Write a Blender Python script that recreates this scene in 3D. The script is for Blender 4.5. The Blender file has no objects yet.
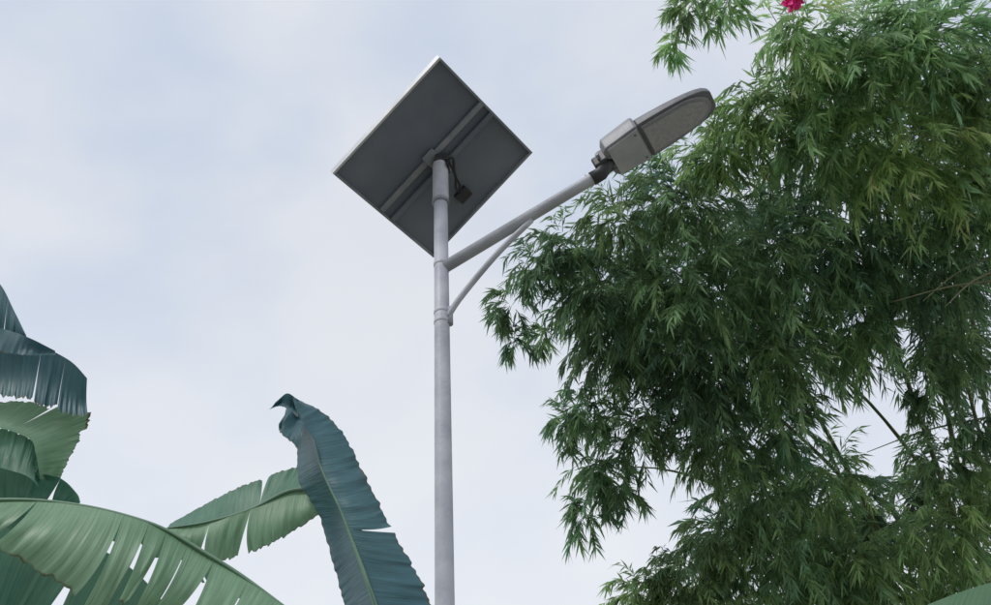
import bpy, math, random
import numpy as np
from mathutils import Matrix, Vector
random.seed(4); rng=np.random.default_rng(7)
sc=bpy.context.scene
try:
    sc.view_settings.view_transform='Standard'; sc.view_settings.look='None'; sc.view_settings.exposure=0
except Exception: pass

# ---------------------------------------------------------------- camera
cam=bpy.data.cameras.new("camera"); co=bpy.data.objects.new("camera",cam); sc.collection.objects.link(co)
m=Matrix.Rotation(math.radians(130),4,'X')@Matrix.Rotation(math.radians(-3.16),4,'Z')
co.matrix_world=Matrix.Translation((0,0,1.6))@m
cam.sensor_width=36; cam.lens=36*1000/991; cam.clip_end=3000; cam.clip_start=.05
sc.camera=co

# ---------------------------------------------------------------- material helpers
def new_mat(name):
    mt=bpy.data.materials.new(name); mt.use_nodes=True
    nt=mt.node_tree; b=nt.nodes["Principled BSDF"]; return mt,nt,b
def noise_mat(name,c1,c2,scale=6,rough=.6,metal=0,bump=0,detail=5,lo=.35,hi=.65,bscale=None,spec=.5):
    mt,nt,b=new_mat(name); N=nt.nodes; L=nt.links
    tc=N.new('ShaderNodeTexCoord'); n=N.new('ShaderNodeTexNoise'); n.inputs['Scale'].default_value=scale; n.inputs['Detail'].default_value=detail
    r=N.new('ShaderNodeValToRGB'); r.color_ramp.elements[0].position=lo; r.color_ramp.elements[1].position=hi
    r.color_ramp.elements[0].color=(*c1,1); r.color_ramp.elements[1].color=(*c2,1)
    L.new(tc.outputs['Object'],n.inputs['Vector']); L.new(n.outputs['Fac'],r.inputs['Fac']); L.new(r.outputs['Color'],b.inputs['Base Color'])
    b.inputs['Roughness'].default_value=rough; b.inputs['Metallic'].default_value=metal
    b.inputs['Specular IOR Level'].default_value=spec
    if bump:
        n2=N.new('ShaderNodeTexNoise'); n2.inputs['Scale'].default_value=bscale or scale*6; L.new(tc.outputs['Object'],n2.inputs['Vector'])
        bp=N.new('ShaderNodeBump'); bp.inputs['Strength'].default_value=bump; bp.inputs['Distance'].default_value=.01
        L.new(n2.outputs['Fac'],bp.inputs['Height']); L.new(bp.outputs['Normal'],b.inputs['Normal'])
    return mt
m_pole=noise_mat("painted_steel",(.35,.37,.43),(.49,.51,.57),7,.5,.0,.15,lo=.3,hi=.6)
m_arm=noise_mat("arm_steel",(.32,.34,.39),(.46,.48,.53),6,.5,.0,.15)
m_back=noise_mat("panel_backsheet",(.125,.15,.195),(.175,.20,.25),3,.6,0,.05)
m_alu=noise_mat("aluminium_frame",(.50,.51,.53),(.62,.63,.65),8,.4,.5)
m_rail=noise_mat("galvanised_rail",(.20,.22,.26),(.28,.30,.34),9,.5,.1)
m_blk=noise_mat("black_plastic",(.015,.017,.022),(.04,.042,.05),10,.5)
m_cell=noise_mat("solar_cells",(.01,.015,.04),(.015,.02,.06),10,.15)
m_house=noise_mat("lamp_housing",(.22,.23,.26),(.30,.31,.34),8,.5,.1,.1)
m_dark=noise_mat("lamp_dark_housing",(.12,.125,.145),(.17,.175,.20),8,.5,.1,.1)
m_lens=noise_mat("lamp_lens_panel",(.34,.36,.40),(.43,.45,.49),10,.4,0,0)
m_led=noise_mat("led_board",(.29,.30,.33),(.37,.38,.41),60,.4,0,0)

def link(o,parent=None):
    sc.collection.objects.link(o)
    if parent: o.parent=parent
    return o
def empty(name,loc=(0,0,0)):
    o=bpy.data.objects.new(name,None); sc.collection.objects.link(o); return o
def mesh_obj(name,V,F,mats,parent=None,smooth=False,midx=None):
    me=bpy.data.meshes.new(name); me.from_pydata([tuple(v) for v in V],[],F); 
    for mm in (mats if isinstance(mats,(list,tuple)) else [mats]): me.materials.append(mm)
    if smooth:
        for p in me.polygons: p.use_smooth=True
    me.update()
    return link(bpy.data.objects.new(name,me),parent)
def catmull(P,n):
    P=[Vector(p) for p in P]; out=[]; k=len(P)-1
    for i in range(n+1):
        t=i/n*k; j=min(int(t),k-1); u=t-j
        p1,p2=P[j],P[j+1]; p0=P[j-1] if j>0 else p1*2-p2; p3=P[j+2] if j+2<=k else p2*2-p1
        out.append(.5*((2*p1)+(p2-p0)*u+(2*p0-5*p1+4*p2-p3)*u*u+(3*p1-p0-3*p2+p3)*u**3))
    return out
def tube(name,pts,rad,mat,parent=None,seg=20,cap=True):
    pts=[Vector(p) for p in pts]; V=[];F=[]; n=len(pts)
    prev=None
    for i,p in enumerate(pts):
        d=(pts[min(i+1,n-1)]-pts[max(i-1,0)]).normalized()
        a=prev if prev is not None else (Vector((0,0,1)) if abs(d.z)<.9 else Vector((0,1,0)))
        a=(a-d*a.dot(d)).normalized(); prev=a; b=d.cross(a)
        r=rad[i] if isinstance(rad,(list,tuple)) else rad
        for k in range(seg):
            t=2*math.pi*k/seg; V.append(p+(a*math.cos(t)+b*math.sin(t))*r)
    for i in range(n-1):
        for k in range(seg):
            k2=(k+1)%seg; F.append((i*seg+k,i*seg+k2,(i+1)*seg+k2,(i+1)*seg+k))
    if cap: F.append(tuple(range(seg))[::-1]); F.append(tuple((n-1)*seg+k for k in range(seg)))
    o=mesh_obj(name,V,F,mat,parent,True)
    for p in o.data.polygons:
        if len(p.vertices)>4: p.use_smooth=False
    return o
def box(name,c,ax,ay,az,sx,sy,sz,mat,parent=None,bev=0.0):
    c=Vector(c); V=[]
    for k in (-1,1):
        for j in (-1,1):
            for i in (-1,1): V.append(c+ax*(i*sx/2)+ay*(j*sy/2)+az*(k*sz/2))
    F=[(0,2,3,1),(4,5,7,6),(0,1,5,4),(2,6,7,3),(0,4,6,2),(1,3,7,5)]
    o=mesh_obj(name,V,F,mat,parent)
    if bev:
        md=o.modifiers.new("bevel",'BEVEL'); md.width=bev; md.segments=2
    return o

# ---------------------------------------------------------------- solar street lamp
lamp=empty("solar_street_lamp")
PX,PY=-.26,3.7
tube("pole",[(PX,PY,0),(PX,PY,2.5),(PX,PY,4.6),(PX,PY,5.55)],[.045,.040,.0365,.036],m_pole,lamp,32)
tube("top_sleeve",[(PX,PY,5.42),(PX,PY,5.425),(PX,PY,5.70),(PX,PY,5.71)],[.041,.043,.043,.040],m_pole,lamp,32)
tube("sleeve_ring",[(PX,PY,5.405),(PX,PY,5.41),(PX,PY,5.425),(PX,PY,5.43)],[.040,.046,.046,.040],m_rail,lamp,32)
for z in(4.60,4.66,4.97): tube("weld_collar",[(PX,PY,z-.012),(PX,PY,z-.008),(PX,PY,z+.008),(PX,PY,z+.012)],[.037,.039,.039,.037],m_pole,lamp,32)
X=Vector((1,0,0));Y=Vector((0,1,0));Z=Vector((0,0,1))
box("base_plate",(PX,PY,.012),X,Y,Z,.3,.3,.02,m_pole,lamp,.004)
for i in(-1,1):
    for j in(-1,1): tube("anchor_bolt",[(PX+i*.11,PY+j*.11,.0),(PX+i*.11,PY+j*.11,.06)],.01,m_rail,lamp,8)
A0=Vector((PX,PY,4.94)); A1=Vector((.555,3.4,5.245)); ad=(A1-A0).normalized()
tube("arm",[A0,A1-ad*.02,A1],[.031,.029,.028],m_arm,lamp,24)
tube("arm_brace",catmull([(PX+.02,PY-.01,4.61),(-.16,3.67,4.735),(.02,3.6,4.93),(.20,3.535,5.085)],14),.0155,m_arm,lamp,14)
tube("brace_foot",[(PX+.036,PY-.006,4.58),(PX+.036,PY-.006,4.68)],.018,m_arm,lamp,12)
# panel
L_=Vector((-.842,3.606,5.588));T_=Vector((-.236,3.188,5.979));R_=Vector((.2585,3.851,5.96));B_=L_+R_-T_
C=(L_+R_)/2; ea=(T_-L_); la=ea.length; ea.normalize(); eb=(B_-L_); eb=(eb-ea*eb.dot(ea)); lb=(B_-L_).length; eb.normalize()
en=ea.cross(eb); en=en if en.z>0 else -en
box("panel_backsheet",C,ea,eb,en,la-.01,lb-.01,.006,m_back,lamp)
box("panel_glass",C+en*.012,ea,eb,en,la-.01,lb-.01,.008,m_cell,lamp)
fw=.014
for s in(-1,1):
    box("panel_frame_side",C+eb*s*(lb/2-fw/2)-en*.004,ea,eb,en,la,fw,.042,m_alu if s<0 else m_rail,lamp,.002)
    box("panel_frame_end",C+ea*s*(la/2-fw/2)-en*.004,ea,eb,en,fw,lb-2*fw-.001,.040,m_rail,lamp,.002)
for off in(-.045,.045):
    box("mounting_rail",C+eb*off-en*.022,ea,eb,en,la-.03,.030,.02,m_rail if off<0 else m_back,lamp,.003)
box("cross_bracket",C-en*.040,ea,eb,en,.08,.18,.012,m_rail,lamp,.003)
hub=Vector((PX,PY,5.70))
tube("tilt_bracket",[hub,hub.lerp(C-en*.05,.5)+Vector((.01,0,.01)),C-en*.04],.022,m_blk,lamp,12)
box("tilt_plate",(hub+C-en*.05)/2+X*.03,(C-hub).normalized(),Y,X,.13,.07,.008,m_blk,lamp)
box("hinge",hub+Vector((.01,-.01,.03)),X,Y,Z,.07,.07,.05,m_blk,lamp,.006)
J=C+eb*.27-ea*.03-en*.02
box("junction_box",J,ea,eb,en,.085,.07,.03,m_blk,lamp,.004)
for k in(0,1):
    tube("cable",catmull([J-en*.01-eb*.03,J-eb*.10-en*.06+ea*.03*k,C+eb*.1-en*.10+ea*.02,C+eb*.03-en*.07+ea*(.05+.03*k),hub+Vector((.03,0,.03))],20),.007,m_blk,lamp,8)
# lamp head : local frame u along, w across, n up
H0=Vector((.575,3.39,5.285)); H1=Vector((1.115,3.13,5.44)); hu=(H1-H0).normalized(); HL=(H1-H0).length
hw=Z.cross(hu).normalized(); hn=hu.cross(hw).normalized()
def hp(u,w,n): return H0+hu*u+hw*w+hn*n
def loft_head(name,secs,mat):
    V=[];F=[]
    for (u,h,zl,zh) in secs:
        r=min(h*.45,(zh-zl)*.8)
        prof=[(-h,zl),(h,zl)]
        for k in range(5):
            t=k/4*math.pi/2; prof.append((h-r+r*math.cos(t),zh-(zh-zl)*.8+(zh-zl)*.8*math.sin(t)))
        for k in range(5):
            t=k/4*math.pi/2; prof.append((-h+r-r*math.sin(t),zh-(zh-zl)*.8+(zh-zl)*.8*math.cos(t)))
        for a,b in prof: V.append(hp(u,a,b))
    K=12;n=len(secs)
    for i in range(n-1):
        for k in range(K):
            k2=(k+1)%K; F.append((i*K+k,i*K+k2,(i+1)*K+k2,(i+1)*K+k))
    F.append(tuple(range(K))[::-1]);F.append(tuple((n-1)*K+k for k in range(K)))
    o=mesh_obj(name,V,F,mat,lamp)
    md=o.modifiers.new("bevel",'BEVEL'); md.width=.004; md.segments=2; md.limit_method='ANGLE'
    return o
loft_head("lamp_gear_housing",[(.03,.075,.0,.085),(.05,.10,-.005,.115),(.22,.118,-.005,.125),(.235,.112,.0,.12)],m_house)
secs=[(.235,.105,.004,.095)]
for k in range(9):
    t=k/8; u=.24+(HL-.24)*math.sin(t*math.pi/2); h=.115*math.cos(t*math.pi/2)**.42 if t<1 else .04
    secs.append((u,max(h,.045),.0+.004*t,.085-.035*t))
loft_head("lamp_light_housing",secs,m_dark)
def slab(name,outline,n0,n1,mat):
    V=[hp(u,w,n0) for u,w in outline]+[hp(u,w,n1) for u,w in outline];k=len(outline)
    F=[tuple(range(k)),tuple(range(2*k-1,k-1,-1))]+[(i,(i+1)%k,k+(i+1)%k,k+i) for i in range(k)]
    return mesh_obj(name,V,F,mat,lamp)
slab("lamp_driver_door",[(.055,-.088),(.225,-.104),(.225,.104),(.055,.088)],-.016,-.003,m_lens)
ol=[]
for k in range(13):
    t=-math.pi/2+k/12*math.pi; ol.append((.44+(HL-.46)*math.cos(t),.094*math.sin(t)))
ol=[(.25,-.098)]+ol+[(.25,.098)]
slab("lamp_lens_frame",ol,-.010,.006,m_house)
slab("lamp_led_panel",[(u*.93+.022,w*.82) for u,w in ol],-.014,-.008,m_led)
tube("spigot",[A1-ad*.05,A1+ad*.0,hp(.06,0,.035)],[.036,.036,.034],m_blk,lamp,20)
box("knuckle",hp(-.005,0,.022),hu,hw,hn,.07,.085,.07,m_blk,lamp,.01)
for k in(-1,1): box("knuckle_ear",hp(.03,k*.045,.03),hu,hw,hn,.06,.012,.075,m_dark,lamp,.004)
tube("knuckle_bolt",[hp(.0,-.07,.03),hp(.0,.07,.03)],.010,m_rail,lamp,8)
for k in(-1,1): tube("latch_screw",[hp(.205,k*.08,-.020),hp(.205,k*.08,-.01)],.006,m_dark,lamp,8)

# ---------------------------------------------------------------- ground
m_ground=noise_mat("dry_grass_ground",(.12,.12,.07),(.22,.20,.13),1.5,.95,0,.5)
mesh_obj("ground",[(-1500,-1500,0),(1500,-1500,0),(1500,1500,0),(-1500,1500,0)],[(0,1,2,3)],m_ground)
m_bounce=noise_mat("bounce_concrete",(.34,.33,.31),(.46,.45,.43),2.5,.9,0,.3)
box("bounce_slab",(0,1.2,.05),X,Y,Z,60,3.6,.1,m_bounce,None,.01)  # pale slab added out of view to bounce light onto the undersides

# ---------------------------------------------------------------- banana plants
def leaf_mat(name,c1,c2,trans=.25,rough=.45):
    mt,nt,b=new_mat(name);N=nt.nodes;L=nt.links
    at=N.new('ShaderNodeAttribute'); at.attribute_name='lc'
    n=N.new('ShaderNodeTexNoise'); n.inputs['Scale'].default_value=4; n.inputs['Detail'].default_value=6
    tc=N.new('ShaderNodeTexCoord'); L.new(tc.outputs['Object'],n.inputs['Vector'])
    r=N.new('ShaderNodeValToRGB'); r.color_ramp.elements[0].position=.3;r.color_ramp.elements[1].position=.7
    r.color_ramp.elements[0].color=(*c1,1);r.color_ramp.elements[1].color=(*c2,1)
    L.new(n.outputs['Fac'],r.inputs['Fac'])
    sep=N.new('ShaderNodeSeparateColor'); L.new(at.outputs['Color'],sep.inputs['Color'])
    cb=N.new('ShaderNodeCombineXYZ'); mu=N.new('ShaderNodeMath'); mu.operation='MULTIPLY'; mu.inputs[1].default_value=90; L.new(sep.outputs['Red'],mu.inputs[0])
    L.new(mu.outputs[0],cb.inputs[0]); L.new(sep.outputs['Green'],cb.inputs[1])
    nv=N.new('ShaderNodeTexNoise'); nv.inputs['Scale'].default_value=1.6; nv.inputs['Detail'].default_value=2; L.new(cb.outputs[0],nv.inputs['Vector'])
    bp=N.new('ShaderNodeBump'); bp.inputs['Strength'].default_value=.5; bp.inputs['Distance'].default_value=.004; L.new(nv.outputs['Fac'],bp.inputs['Height'])
    L.new(bp.outputs['Normal'],b.inputs['Normal'])
    # vein-wise tonal streaks
    vr=N.new('ShaderNodeMapRange'); vr.inputs[1].default_value=.3; vr.inputs[2].default_value=.7; vr.inputs[3].default_value=.78; vr.inputs[4].default_value=1.15; L.new(nv.outputs['Fac'],vr.inputs[0])
    hv=N.new('ShaderNodeHueSaturation'); L.new(vr.outputs[0],hv.inputs['Value']); L.new(r.outputs['Color'],hv.inputs['Color'])
    er=N.new('ShaderNodeValToRGB'); er.color_ramp.elements[0].position=.965; er.color_ramp.elements[1].position=1.0
    er.color_ramp.elements[0].color=(0,0,0,1); er.color_ramp.elements[1].color=(1,1,1,1)
    # brown scorched spots concentrated near the torn margin
    n3=N.new('ShaderNodeTexNoise'); n3.inputs['Scale'].default_value=14; n3.inputs['Detail'].default_value=3; L.new(tc.outputs['Object'],n3.inputs['Vector'])
    m3=N.new('ShaderNodeMath'); m3.operation='MULTIPLY_ADD'; m3.inputs[1].default_value=.16; L.new(n3.outputs['Fac'],m3.inputs[0]); 
    a3=N.new('ShaderNodeMath'); a3.operation='SUBTRACT'; a3.inputs[1].default_value=.08; L.new(sep.outputs['Green'],a3.inputs[0]); L.new(a3.outputs[0],m3.inputs[2])
    L.new(m3.outputs[0],er.inputs['Fac'])
    mx=N.new('ShaderNodeMix'); mx.data_type='RGBA'; L.new(er.outputs['Color'],mx.inputs[0]); L.new(hv.outputs['Color'],mx.inputs[6]); mx.inputs[7].default_value=(.11,.10,.05,1)
    L.new(mx.outputs[2],b.inputs['Base Color']); b.inputs['Roughness'].default_value=rough
    tr=N.new('ShaderNodeBsdfTranslucent'); L.new(mx.outputs[2],tr.inputs['Color'])
    ms=N.new('ShaderNodeMixShader'); ms.inputs[0].default_value=trans
    L.new(b.outputs[0],ms.inputs[1]);L.new(tr.outputs[0],ms.inputs[2]);L.new(ms.outputs[0],N['Material Output'].inputs['Surface'])
    return mt
mb_light=leaf_mat("banana_leaf_light",(.17,.32,.19),(.27,.44,.29),.35)
mb_mid=leaf_mat("banana_leaf_mid",(.075,.20,.14),(.14,.30,.20),.35)
mb_dark=leaf_mat("banana_leaf_blue",(.04,.12,.15),(.075,.18,.20),.2)
m_rib=noise_mat("banana_midrib",(.10,.20,.13),(.15,.26,.17),10,.5)
m_stem=noise_mat("banana_pseudostem",(.06,.09,.03),(.14,.12,.06),6,.7,0,.4)
def S(s,y):   # plant outline points: (x,z) per metre of plant distance, built on a sheet y metres away
    return [Vector((float(a)/1000*y,y,1.6+float(b)/1000*y)) for a,b in (p.split(',') for p in s.split())]
RL=Vector((-.44,.80,.40)); RC=Vector((-.18,.84,.50))
def blade(name,mid,edge,mat,parent,depth=.0,bow=.05,pleat=.006,freq=26,tears=(),seed=0,n=160,mm=16,gap=.25,wild=1.0,rel=RL,gexp=1.6,minl=-.16):
    """leaf half-blade between midrib polyline and edge polyline"""
    rd=random.Random(seed)
    ph=[rd.uniform(0,6.28) for _ in range(6)]
    M_=catmull(mid,n);E_=catmull(edge,n)
    cuts=[0]+sorted(tears)+[1]; V=[];F=[];UV=[]
    for a,b in zip(cuts[:-1],cuts[1:]):
        ns=max(6,int((b-a)*n)); base=len(V); c=(a+b)/2+rd.uniform(-.3,.3)*(b-a); off=rd.uniform(-.05,.05)*wild; ln=rd.uniform(minl,.14)*wild if tears else 0
        tw=rd.uniform(.03,.11)*wild if tears else 0
        g=gap*rd.uniform(.3,1.7) if tears else 0
        sh=rd.uniform(-.25,.25)*(b-a)*wild if tears else 0
        for i in range(ns+1):
            s=a+(b-a)*i/ns
            for j in range(mm+1):
                w=j/mm
                s2=c+(s-c)*(1-min(g,.8)*w**gexp)+sh*w*w
                t=max(0,min(.9999,s2))*n;k=min(int(t),n-1);f=t-k
                p=M_[k].lerp(M_[k+1],f); q=E_[k].lerp(E_[k+1],f)
                e=w*(1+ln*w)
                e*=1+w*(.03*math.sin(s*97+ph[0])*math.sin(s*31+ph[1])+.014*math.sin(s*211+ph[2]))
                if tears: e*=1-.20*w*abs((s-c)/(b-a+1e-6))**2
                pt=p.lerp(q,e)
                fs=s*freq*2*math.pi
                pl=math.sin(fs+2.2*math.sin(s*11+ph[3])+w*1.5)*(.6+.6*math.sin(s*17+ph[4]))
                d=depth*w+bow*math.sin(math.pi*w)+pleat*pl*w**.6+pleat*.4*math.sin(fs*2.3+ph[5])*w
                d+=off*w*w+tw*(s-c)/(b-a+1e-6)*w**1.2
                d+=.02*math.sin(s*9+ph[1])*math.sin(w*3+ph[2])
                V.append(pt+rel*d); UV.append((s,w,0,1))
        for i in range(ns):
            for j in range(mm):
                q=base+i*(mm+1)+j; F.append((q,q+1,q+mm+2,q+mm+1))
    o=mesh_obj(name,V,F,mat,parent,True)
    ca=o.data.color_attributes.new('lc','FLOAT_COLOR','POINT'); ca.data.foreach_set('color',np.array(UV,dtype=np.float32).ravel())
    return o
bananaA=empty("banana_plant")
y=3.1
A=S("-262,706 -264,660 -245,637 -237,587 -211,544 -192,488 -176,437 -168,399",y)
Bm=S("-254,706 -241,672 -223,643 -210,601 -186,549 -171,511 -155,469 -139,424",y)
Cc=S("-248,706 -214,684 -186,648 -164,602 -138,548 -114,499 -92,455 -72,411",y)
blade("leaf_upright_left",Bm,A,mb_dark,bananaA,.20,.02,.003,9,(),1,rel=RC)
blade("leaf_upright_right",Bm,Cc,mb_dark,bananaA,.10,-.03,.006,10,(.66,),2,gap=.015,wild=.12,rel=RC)
tube("leaf_upright_rib",[p-RC*.004 for p in catmull(Bm[2:],30)],[.002+.006*i/30 for i in range(31)],m_rib,bananaA,8)
tipc=S("-274,700 -268,707 -259,712 -246,702",y); tipd=S("-281,690 -268,694 -258,690 -244,680",y)
blade("leaf_upright_tip",tipc,tipd,mb_dark,bananaA,.03,.02,.003,4,(),8,40,rel=RC)
tipc=S("-256,692 -248,680 -236,668",y); tipd=S("-266,666 -262,654 -238,632",y)
blade("leaf_tip_curl",tipc,tipd,mb_dark,bananaA,-.03,-.02,.003,4,(),9,40,rel=RC)
y=3.35
D=S("-381,542 -329,574 -286,597 -236,608 -200,592",y);E=S("-379,538 -331,544 -287,556 -244,577 -200,575",y);F_=S("-376,531 -336,500 -297,491 -256,512 -200,550",y)
blade("leaf_side_upper",E,D,mb_mid,bananaA,.10,.01,.005,9,(.55,),3,gap=.02,wild=.15,rel=RC)
blade("leaf_side_lower",E,F_,mb_light,bananaA,.02,-.03,.006,9,(.25,.5,),4,gap=.08,wild=.5,rel=RC)
tube("leaf_side_rib",[p-RC*.004 for p in catmull(E,30)],[.003+.006*i/30 for i in range(31)],m_rib,bananaA,8)
y=2.95
G=S("-612,587 -542,583 -477,571 -422,554 -380,536 -337,509 -289,477 -232,433",y);H=S("-611,540 -563,526 -497,490 -440,448 -412,445 -377,425 -335,405 -285,390",y)
G2=[p+Vector((.0,.18,-.03)) for p in G]
blade("leaf_arch_front",G,H,mb_light,bananaA,-.10,-.07,.007,14,(.16,.40,.50,.58,.67,.77,.88),5,gap=.13,wild=1.1,gexp=.9,minl=-.08)
blade("leaf_arch_back",G,G2,mb_mid,bananaA,.10,.03,.006,20,(.3,.42,.5,.6,.7,.8),6,gap=.2)
tube("leaf_arch_rib",[p+Vector((0,0,.002)) for p in catmull(G,40)],.006,m_rib,bananaA,8)
y=3.3
blade("leaf_low_a",S("-640,560 -550,550 -465,525 -400,485 -340,420",y),S("-660,420 -570,400 -500,390 -440,370 -370,350",y),mb_mid,bananaA,.1,.03,.008,10,(.2,.37,.52,.68,.85),12,gap=.14,gexp=.8)
stemA=Vector((-.95,3.6,0))
tube("pseudostem",catmull([stemA,(-.96,3.6,1.0),(-.93,3.55,2.1),(-.9,3.5,2.5)],20),[.11-.05*i/20 for i in range(21)],m_stem,bananaA,18)
top=Vector((-.9,3.5,2.45))
for path in ([top,Bm[-1]+Vector((-.12,.1,-.2)),Bm[-1]],[top]+[p+Vector((0,.12,.09)) for p in Bm[:2:-1]]+[E[-1]],[top,(top+G[-1])/2+Vector((.0,0,-.08)),G[-1]]):
    tube("petiole",catmull(path,18),[.022-.012*i/18 for i in range(19)],m_rib,bananaA,10)

bananaB=empty("banana_plant.001")
y=2.9
blade("leaf_tall_fold",S("-774,991 -705,948 -669,918 -638,872 -610,826",y),S("-746,862 -690,850 -653,835 -628,824 -609,822",y),mb_dark,bananaB,.08,-.03,.005,8,(.3,.62),21,gap=.03,wild=.25)
y=2.85
blade("leaf_tall_sliver",S("-690,855 -638,838 -600,820 -566,799",y),S("-690,820 -638,803 -600,795 -564,793",y),mb_dark,bananaB,.02,.01,.004,6,(),22)
y=2.95
blade("leaf_tall_body",S("-691,835 -638,826 -585,808 -545,783 -515,752",y),S("-689,755 -620,735 -575,722 -538,708 -500,698",y),mb_dark,bananaB,.06,.04,.006,9,(.5,.72,),23,gap=.03,wild=.3)
y=3.0
blade("leaf_light_curl",S("-657,699 -618,689 -592,681 -563,665 -553,647 -545,629 -538,611",y),S("-641,730 -586,730 -544,720 -503,703 -499,672 -508,641 -513,612",y),mb_light,bananaB,.08,.04,.006,8,(.33,.6),24,gap=.04,wild=.4)
blade("leaf_light_inner",S("-657,640 -618,640 -592,630 -563,620 -550,612 -538,600",y),S("-657,702 -618,692 -592,684 -563,668 -550,648 -538,613",y),mb_mid,bananaB,.02,.03,.006,8,(),25)
y=3.05
blade("leaf_lower_band",S("-636,669 -597,657 -553,623 -514,610 -491,590 -484,577",y),S("-612,577 -577,575 -548,573 -524,571 -507,571 -485,570",y),mb_mid,bananaB,.05,.05,.006,8,(.35,.6),26,gap=.05,wild=.4)
stemB=Vector((-2.35,3.3,0))
tube("pseudostem",catmull([stemB,(-2.35,3.3,1.2),(-2.3,3.25,2.6),(-2.25,3.2,3.3)],20),[.13-.06*i/20 for i in range(21)],m_stem,bananaB,18)
for tgt in ((-2.2,2.9,4.2),(-2.02,2.95,3.9),(-1.98,3.0,3.6),(-1.95,3.05,3.4)):
    tube("petiole",catmull([(-2.25,3.2,3.25),((-2.25+tgt[0])/2-.02,3.1,(3.25+tgt[2])/2+.05),tgt],12),[.025-.01*i/12 for i in range(13)],m_rib,bananaB,10)

bananaC=empty("banana_plant.002")
y=2.5
blade("leaf",S("401,390 421,401 462,416 501,424 538,426 600,420",y),S("421,350 440,340 462,330 501,330 538,330 600,340",y),mb_light,bananaC,.05,.03,.004,8,(),31)
tube("pseudostem",catmull([(1.75,2.9,0),(1.74,2.9,1.0),(1.68,2.8,2.2)],14),[.12-.05*i/14 for i in range(15)],m_stem,bananaC,16)
tube("petiole",catmull([(1.68,2.8,2.15),(1.6,2.65,2.5),(1.5,2.5,2.66)],10),[.02]*11,m_rib,bananaC,8)

# ---------------------------------------------------------------- bamboo
def bamboo_mat():
    mt,nt,b=new_mat("bamboo_leaf");N=nt.nodes;L=nt.links
    at=N.new('ShaderNodeAttribute'); at.attribute_name='lc'
    L.new(at.outputs['Color'],b.inputs['Base Color']); b.inputs['Roughness'].default_value=.5
    b.inputs['Specular IOR Level'].default_value=.35
    tr=N.new('ShaderNodeBsdfTranslucent')
    hs=N.new('ShaderNodeHueSaturation'); hs.inputs['Value'].default_value=1.5; hs.inputs['Saturation'].default_value=.9; L.new(at.outputs['Color'],hs.inputs['Color']); L.new(hs.outputs[0],tr.inputs['Color'])
    ms=N.new('ShaderNodeMixShader'); ms.inputs[0].default_value=.42
    L.new(b.outputs[0],ms.inputs[1]);L.new(tr.outputs[0],ms.inputs[2]);L.new(ms.outputs[0],N['Material Output'].inputs['Surface'])
    return mt
m_bl=bamboo_mat(); m_culm=noise_mat("bamboo_culm",(.08,.11,.05),(.17,.17,.09),8,.5,0,.2)
cl="223,426,742,31 266,440,733,42 312,426,734,41 358,453,720,42 199,473,725,32 243,486,715,43 302,500,703,51 355,526,685,44 171,500,714,24 145,403,757,15 136,430,749,7 172,400,755,14 143,533,698,37 98,546,693,28 52,563,686,24 32,580,677,17 11,603,662,13 13,626,645,9 37,623,646,9 81,593,664,38 143,593,660,50 211,566,672,53 271,566,668,45 339,580,654,45 96,633,635,36 158,646,621,47 220,633,626,47 282,620,631,34 351,633,617,36 71,673,607,23 50,680,603,14 110,686,594,32 174,693,584,36 229,686,586,30 77,713,574,25 63,743,551,16 92,726,563,17 205,733,550,34 261,720,557,28 173,760,530,28 229,773,515,45 286,773,512,45 350,753,525,42 388,720,550,28 348,706,563,22 147,786,509,33 106,793,505,22 125,790,500,24 180,803,493,41 278,806,484,49 367,800,485,41 377,680,581,18 334,663,597,18"
cl=[tuple(float(v)/100 for v in c.split(',')) for c in cl.split()]
bam=empty("bamboo_clump")
bases=[];dirs=[];sizes=[];cols=[]
twigs=[]
def add_clump(c,r,ntw,bright,size=.14,ybias=0.):
    c=Vector(c); cy=rng.uniform(0,1); cb=rng.uniform(.7,1.3)
    for _ in range(ntw):
        d=Vector(rng.normal(size=3)); d.normalize()
        st=c+d*r*rng.uniform(.0,.8)
        out=(d*.9+Vector((-.25,-.15,-.1))+Vector(rng.normal(size=3))*.35).normalized()
        ln=r*rng.uniform(.3,.9)+.08
        pts=[]
        p=st.copy(); v=out.copy(); k=6
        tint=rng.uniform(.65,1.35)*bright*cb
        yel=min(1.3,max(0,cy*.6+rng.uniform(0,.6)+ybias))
        for i in range(k):
            pts.append(p.copy()); p=p+v*ln/k; v=(v+Vector((0,0,-.22))).normalized()
            ns=4
            side=v.cross(Vector((0,0,1)));side=side.normalized() if side.length>.01 else Vector((1,0,0))
            up=side.cross(v)
            for q in range(ns):
                a=rng.uniform(-1.1,1.1)
                ld=(v*math.cos(a)+side*math.sin(a)+up*rng.normal()*.3+Vector((0,0,-.45))).normalized()
                bases.append(p+v*rng.uniform(-.02,.02));dirs.append(ld);sizes.append(size*rng.uniform(.55,1.2))
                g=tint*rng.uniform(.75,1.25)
                c1=np.array((.10,.215,.145)); c2=np.array((.29,.41,.14))  # bluish end raised so the leaf colour carries some haze
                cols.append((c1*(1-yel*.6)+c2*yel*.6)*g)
        twigs.append((pts,ln))
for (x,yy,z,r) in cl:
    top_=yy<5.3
    bright=1.3 if top_ else (1.0 if yy<7 else 1.15)  # upper clumps get lighter leaf colour, painting in the sunlit part
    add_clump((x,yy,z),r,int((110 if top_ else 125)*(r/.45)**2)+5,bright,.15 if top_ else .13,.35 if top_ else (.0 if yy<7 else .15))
    if r>.33:   # inner mass behind the crown face, its shade put into darker leaf colour
        add_clump((x*1.2,yy+1.0,z+.95),r*1.1,int(38*(r/.45)**2),.75,.24,-.3)
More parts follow.
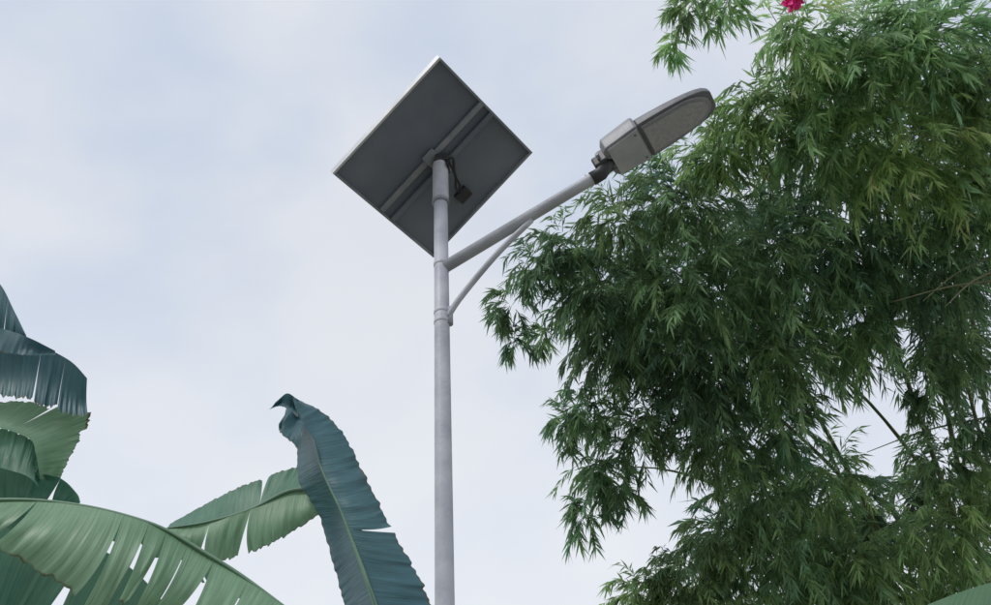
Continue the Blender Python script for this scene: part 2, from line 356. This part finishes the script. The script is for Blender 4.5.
B0=np.array(bases,dtype=float);D0=np.array(dirs,dtype=float);S0=np.array(sizes);C0=np.clip(np.array(cols),.004,.6)
n=len(B0)
rand=rng.normal(size=(n,3)); side=np.cross(D0,rand); side/=np.linalg.norm(side,axis=1)[:,None]
nrm=np.cross(D0,side)
w=(S0*.066)[:,None]; Ls=S0[:,None]
droop=np.array([0,0,-1.0])*Ls*.12
V=np.stack([B0, B0+D0*Ls*.35+side*w+nrm*w*.3, B0+D0*Ls*1.0+droop, B0+D0*Ls*.35-side*w+nrm*w*.3],axis=1).reshape(-1,3)
F=np.empty((n,2,3),dtype=np.int32); i4=np.arange(n)*4
F[:,0,0]=i4;F[:,0,1]=i4+1;F[:,0,2]=i4+2;F[:,1,0]=i4;F[:,1,1]=i4+2;F[:,1,2]=i4+3
me=bpy.data.meshes.new("bamboo_foliage"); me.vertices.add(n*4); me.vertices.foreach_set('co',V.ravel().astype(np.float32))
me.loops.add(n*6); me.loops.foreach_set('vertex_index',F.ravel()); me.polygons.add(n*2)
me.polygons.foreach_set('loop_start',np.arange(n*2,dtype=np.int32)*3)
me.update(calc_edges=True); me.validate()
ca=me.color_attributes.new('lc','FLOAT_COLOR','POINT')
cc=np.concatenate([np.repeat(C0,4,axis=0),np.ones((n*4,1))],axis=1).astype(np.float32); ca.data.foreach_set('color',cc.ravel())
me.materials.append(m_bl); link(bpy.data.objects.new("foliage",me),bam)
V=[];Fq=[]
for pts,ln in twigs:
    b=len(V)
    for i,p in enumerate(pts):
        r=.0025*(1-i/len(pts))+.0008
        for k in range(3):
            t=k*2.094; V.append(p+Vector((math.cos(t)*r,math.sin(t)*r,0)))
    for i in range(len(pts)-1):
        for k in range(3):
            k2=(k+1)%3;Fq.append((b+i*3+k,b+i*3+k2,b+i*3+3+k2,b+i*3+3+k))
mesh_obj("twigs",V,Fq,m_culm,bam)
tg=[(2.23,4.26,7.5),(3.6,4.5,7.2),(1.2,5.4,6.95),(.3,5.9,6.6),(2.2,6.3,6.3),(3.8,7.2,5.5),(1.7,7.7,5.2),(.9,7.2,5.8),(3.5,5.8,6.5),(2.9,5.6,6.7),(3.3,4.6,7.5)]
for i,t in enumerate(tg):
    b=Vector((4.6+random.uniform(-.5,.7),9.6+random.uniform(-.5,.5),0)); t=Vector(t)
    pts=[]
    c1=b+Vector((.1,.1,4.6)); c2=Vector((b.x*.55+t.x*.45,b.y*.55+t.y*.45,t.z+1.0))
    for k in range(31):
        u=k/30; pts.append(b*(1-u)**3+c1*3*u*(1-u)**2+c2*3*u*u*(1-u)+t*u**3)
    tube("culm",pts,[(.034*(1-k/30)**.8+.003)*(1.12 if k%2 else 1) for k in range(31)],m_culm,bam,8)
for a,b_ in (((3.6,5.3,6.0),(2.70,5.3,5.86)),((3.5,5.35,6.25),(2.9,5.3,5.85)),((3.5,5.3,6.1),(3.0,5.25,5.75)),((3.9,6.9,5.9),(2.9,7.0,5.7))):
    a=Vector(a);b_=Vector(b_); tube("branch",catmull([a,a.lerp(b_,.5)+Vector((0,0,.04)),b_],10),[.011-.0008*k for k in range(11)],m_culm,bam,6)

# bougainvillea flower bunch
m_pink=noise_mat("pink_bract",(.80,.01,.22),(.90,.03,.32),8,.6)
V=[];Fq=[]; fc=Vector((1.945,3.6,6.91))
for k in range(34):
    c=fc+Vector(rng.normal(size=3))*.026; ax=Vector(rng.normal(size=3)).normalized()
    s1=ax.cross(Vector((.3,.5,.8))).normalized();s2=ax.cross(s1)
    for q in range(3):
        t=q*2.094; d=(s1*math.cos(t)+s2*math.sin(t)); e=ax.cross(d); b=len(V); l=.045
        V+= [c,c+d*l*.5+e*l*.45+ax*.012,c+d*l+ax*.02,c+d*l*.5-e*l*.45+ax*.012]; Fq+=[(b,b+1,b+2),(b,b+2,b+3)]
fl=mesh_obj("bougainvillea_flower",V,Fq,m_pink)
tube("flower_stem",catmull([fc,fc+Vector((.05,.1,.25)),fc+Vector((.2,.5,.45))],8),.004,m_culm,fl,6)

# ---------------------------------------------------------------- sky and sun
w=bpy.data.worlds.new("World"); sc.world=w; w.use_nodes=True; N=w.node_tree.nodes; L=w.node_tree.links
bg=N["Background"]; bg.inputs['Strength'].default_value=.1
sky=N.new('ShaderNodeTexSky'); sky.sky_type='NISHITA'; sky.sun_disc=False
sky.air_density=1; sky.dust_density=2
tc=N.new('ShaderNodeTexCoord'); mp=N.new('ShaderNodeMapping'); mp.inputs['Scale'].default_value=(1,1,1.4); mp.inputs['Location'].default_value=(.9,.2,.4); L.new(tc.outputs['Generated'],mp.inputs['Vector'])
n1=N.new('ShaderNodeTexNoise'); n1.inputs['Scale'].default_value=3.6; n1.inputs['Detail'].default_value=5; n1.inputs['Roughness'].default_value=.46; n1.inputs['Distortion'].default_value=.15
L.new(mp.outputs[0],n1.inputs['Vector'])
cr=N.new('ShaderNodeValToRGB'); e=cr.color_ramp.elements; cr.color_ramp.interpolation='EASE'
e[0].position=.32; e[0].color=(6.0,6.8,8.2,1); e[1].position=.66; e[1].color=(7.9,8.2,8.8,1)
L.new(n1.outputs['Fac'],cr.inputs['Fac'])
sx=N.new('ShaderNodeSeparateXYZ'); L.new(tc.outputs['Generated'],sx.inputs[0])
mr=N.new('ShaderNodeMapRange'); mr.inputs[1].default_value=.36; mr.inputs[2].default_value=.68; mr.inputs[3].default_value=.75; mr.inputs[4].default_value=0; L.new(sx.outputs['Z'],mr.inputs[0])
mh=N.new('ShaderNodeMix'); mh.data_type='RGBA'; L.new(mr.outputs[0],mh.inputs[0]); L.new(cr.outputs[0],mh.inputs[6]); mh.inputs[7].default_value=(9.2,9.45,9.9,1)
mx=N.new('ShaderNodeMix'); mx.data_type='RGBA'; mx.inputs[0].default_value=.93; L.new(sky.outputs[0],mx.inputs[6]); L.new(mh.outputs[2],mx.inputs[7])
L.new(mx.outputs[2],bg.inputs['Color'])
sl=bpy.data.lights.new("sun",'SUN'); sl.energy=1.5; sl.angle=math.radians(16); sl.color=(1,.96,.9)
so=bpy.data.objects.new("sun",sl); link(so)
sd=Vector((-.45,-.40,.80)).normalized(); so.rotation_euler=sd.to_track_quat('Z','Y').to_euler()
sky.sun_elevation=math.asin(sd.z); sky.sun_rotation=math.atan2(sd.x,sd.y)
print("leaves",n)
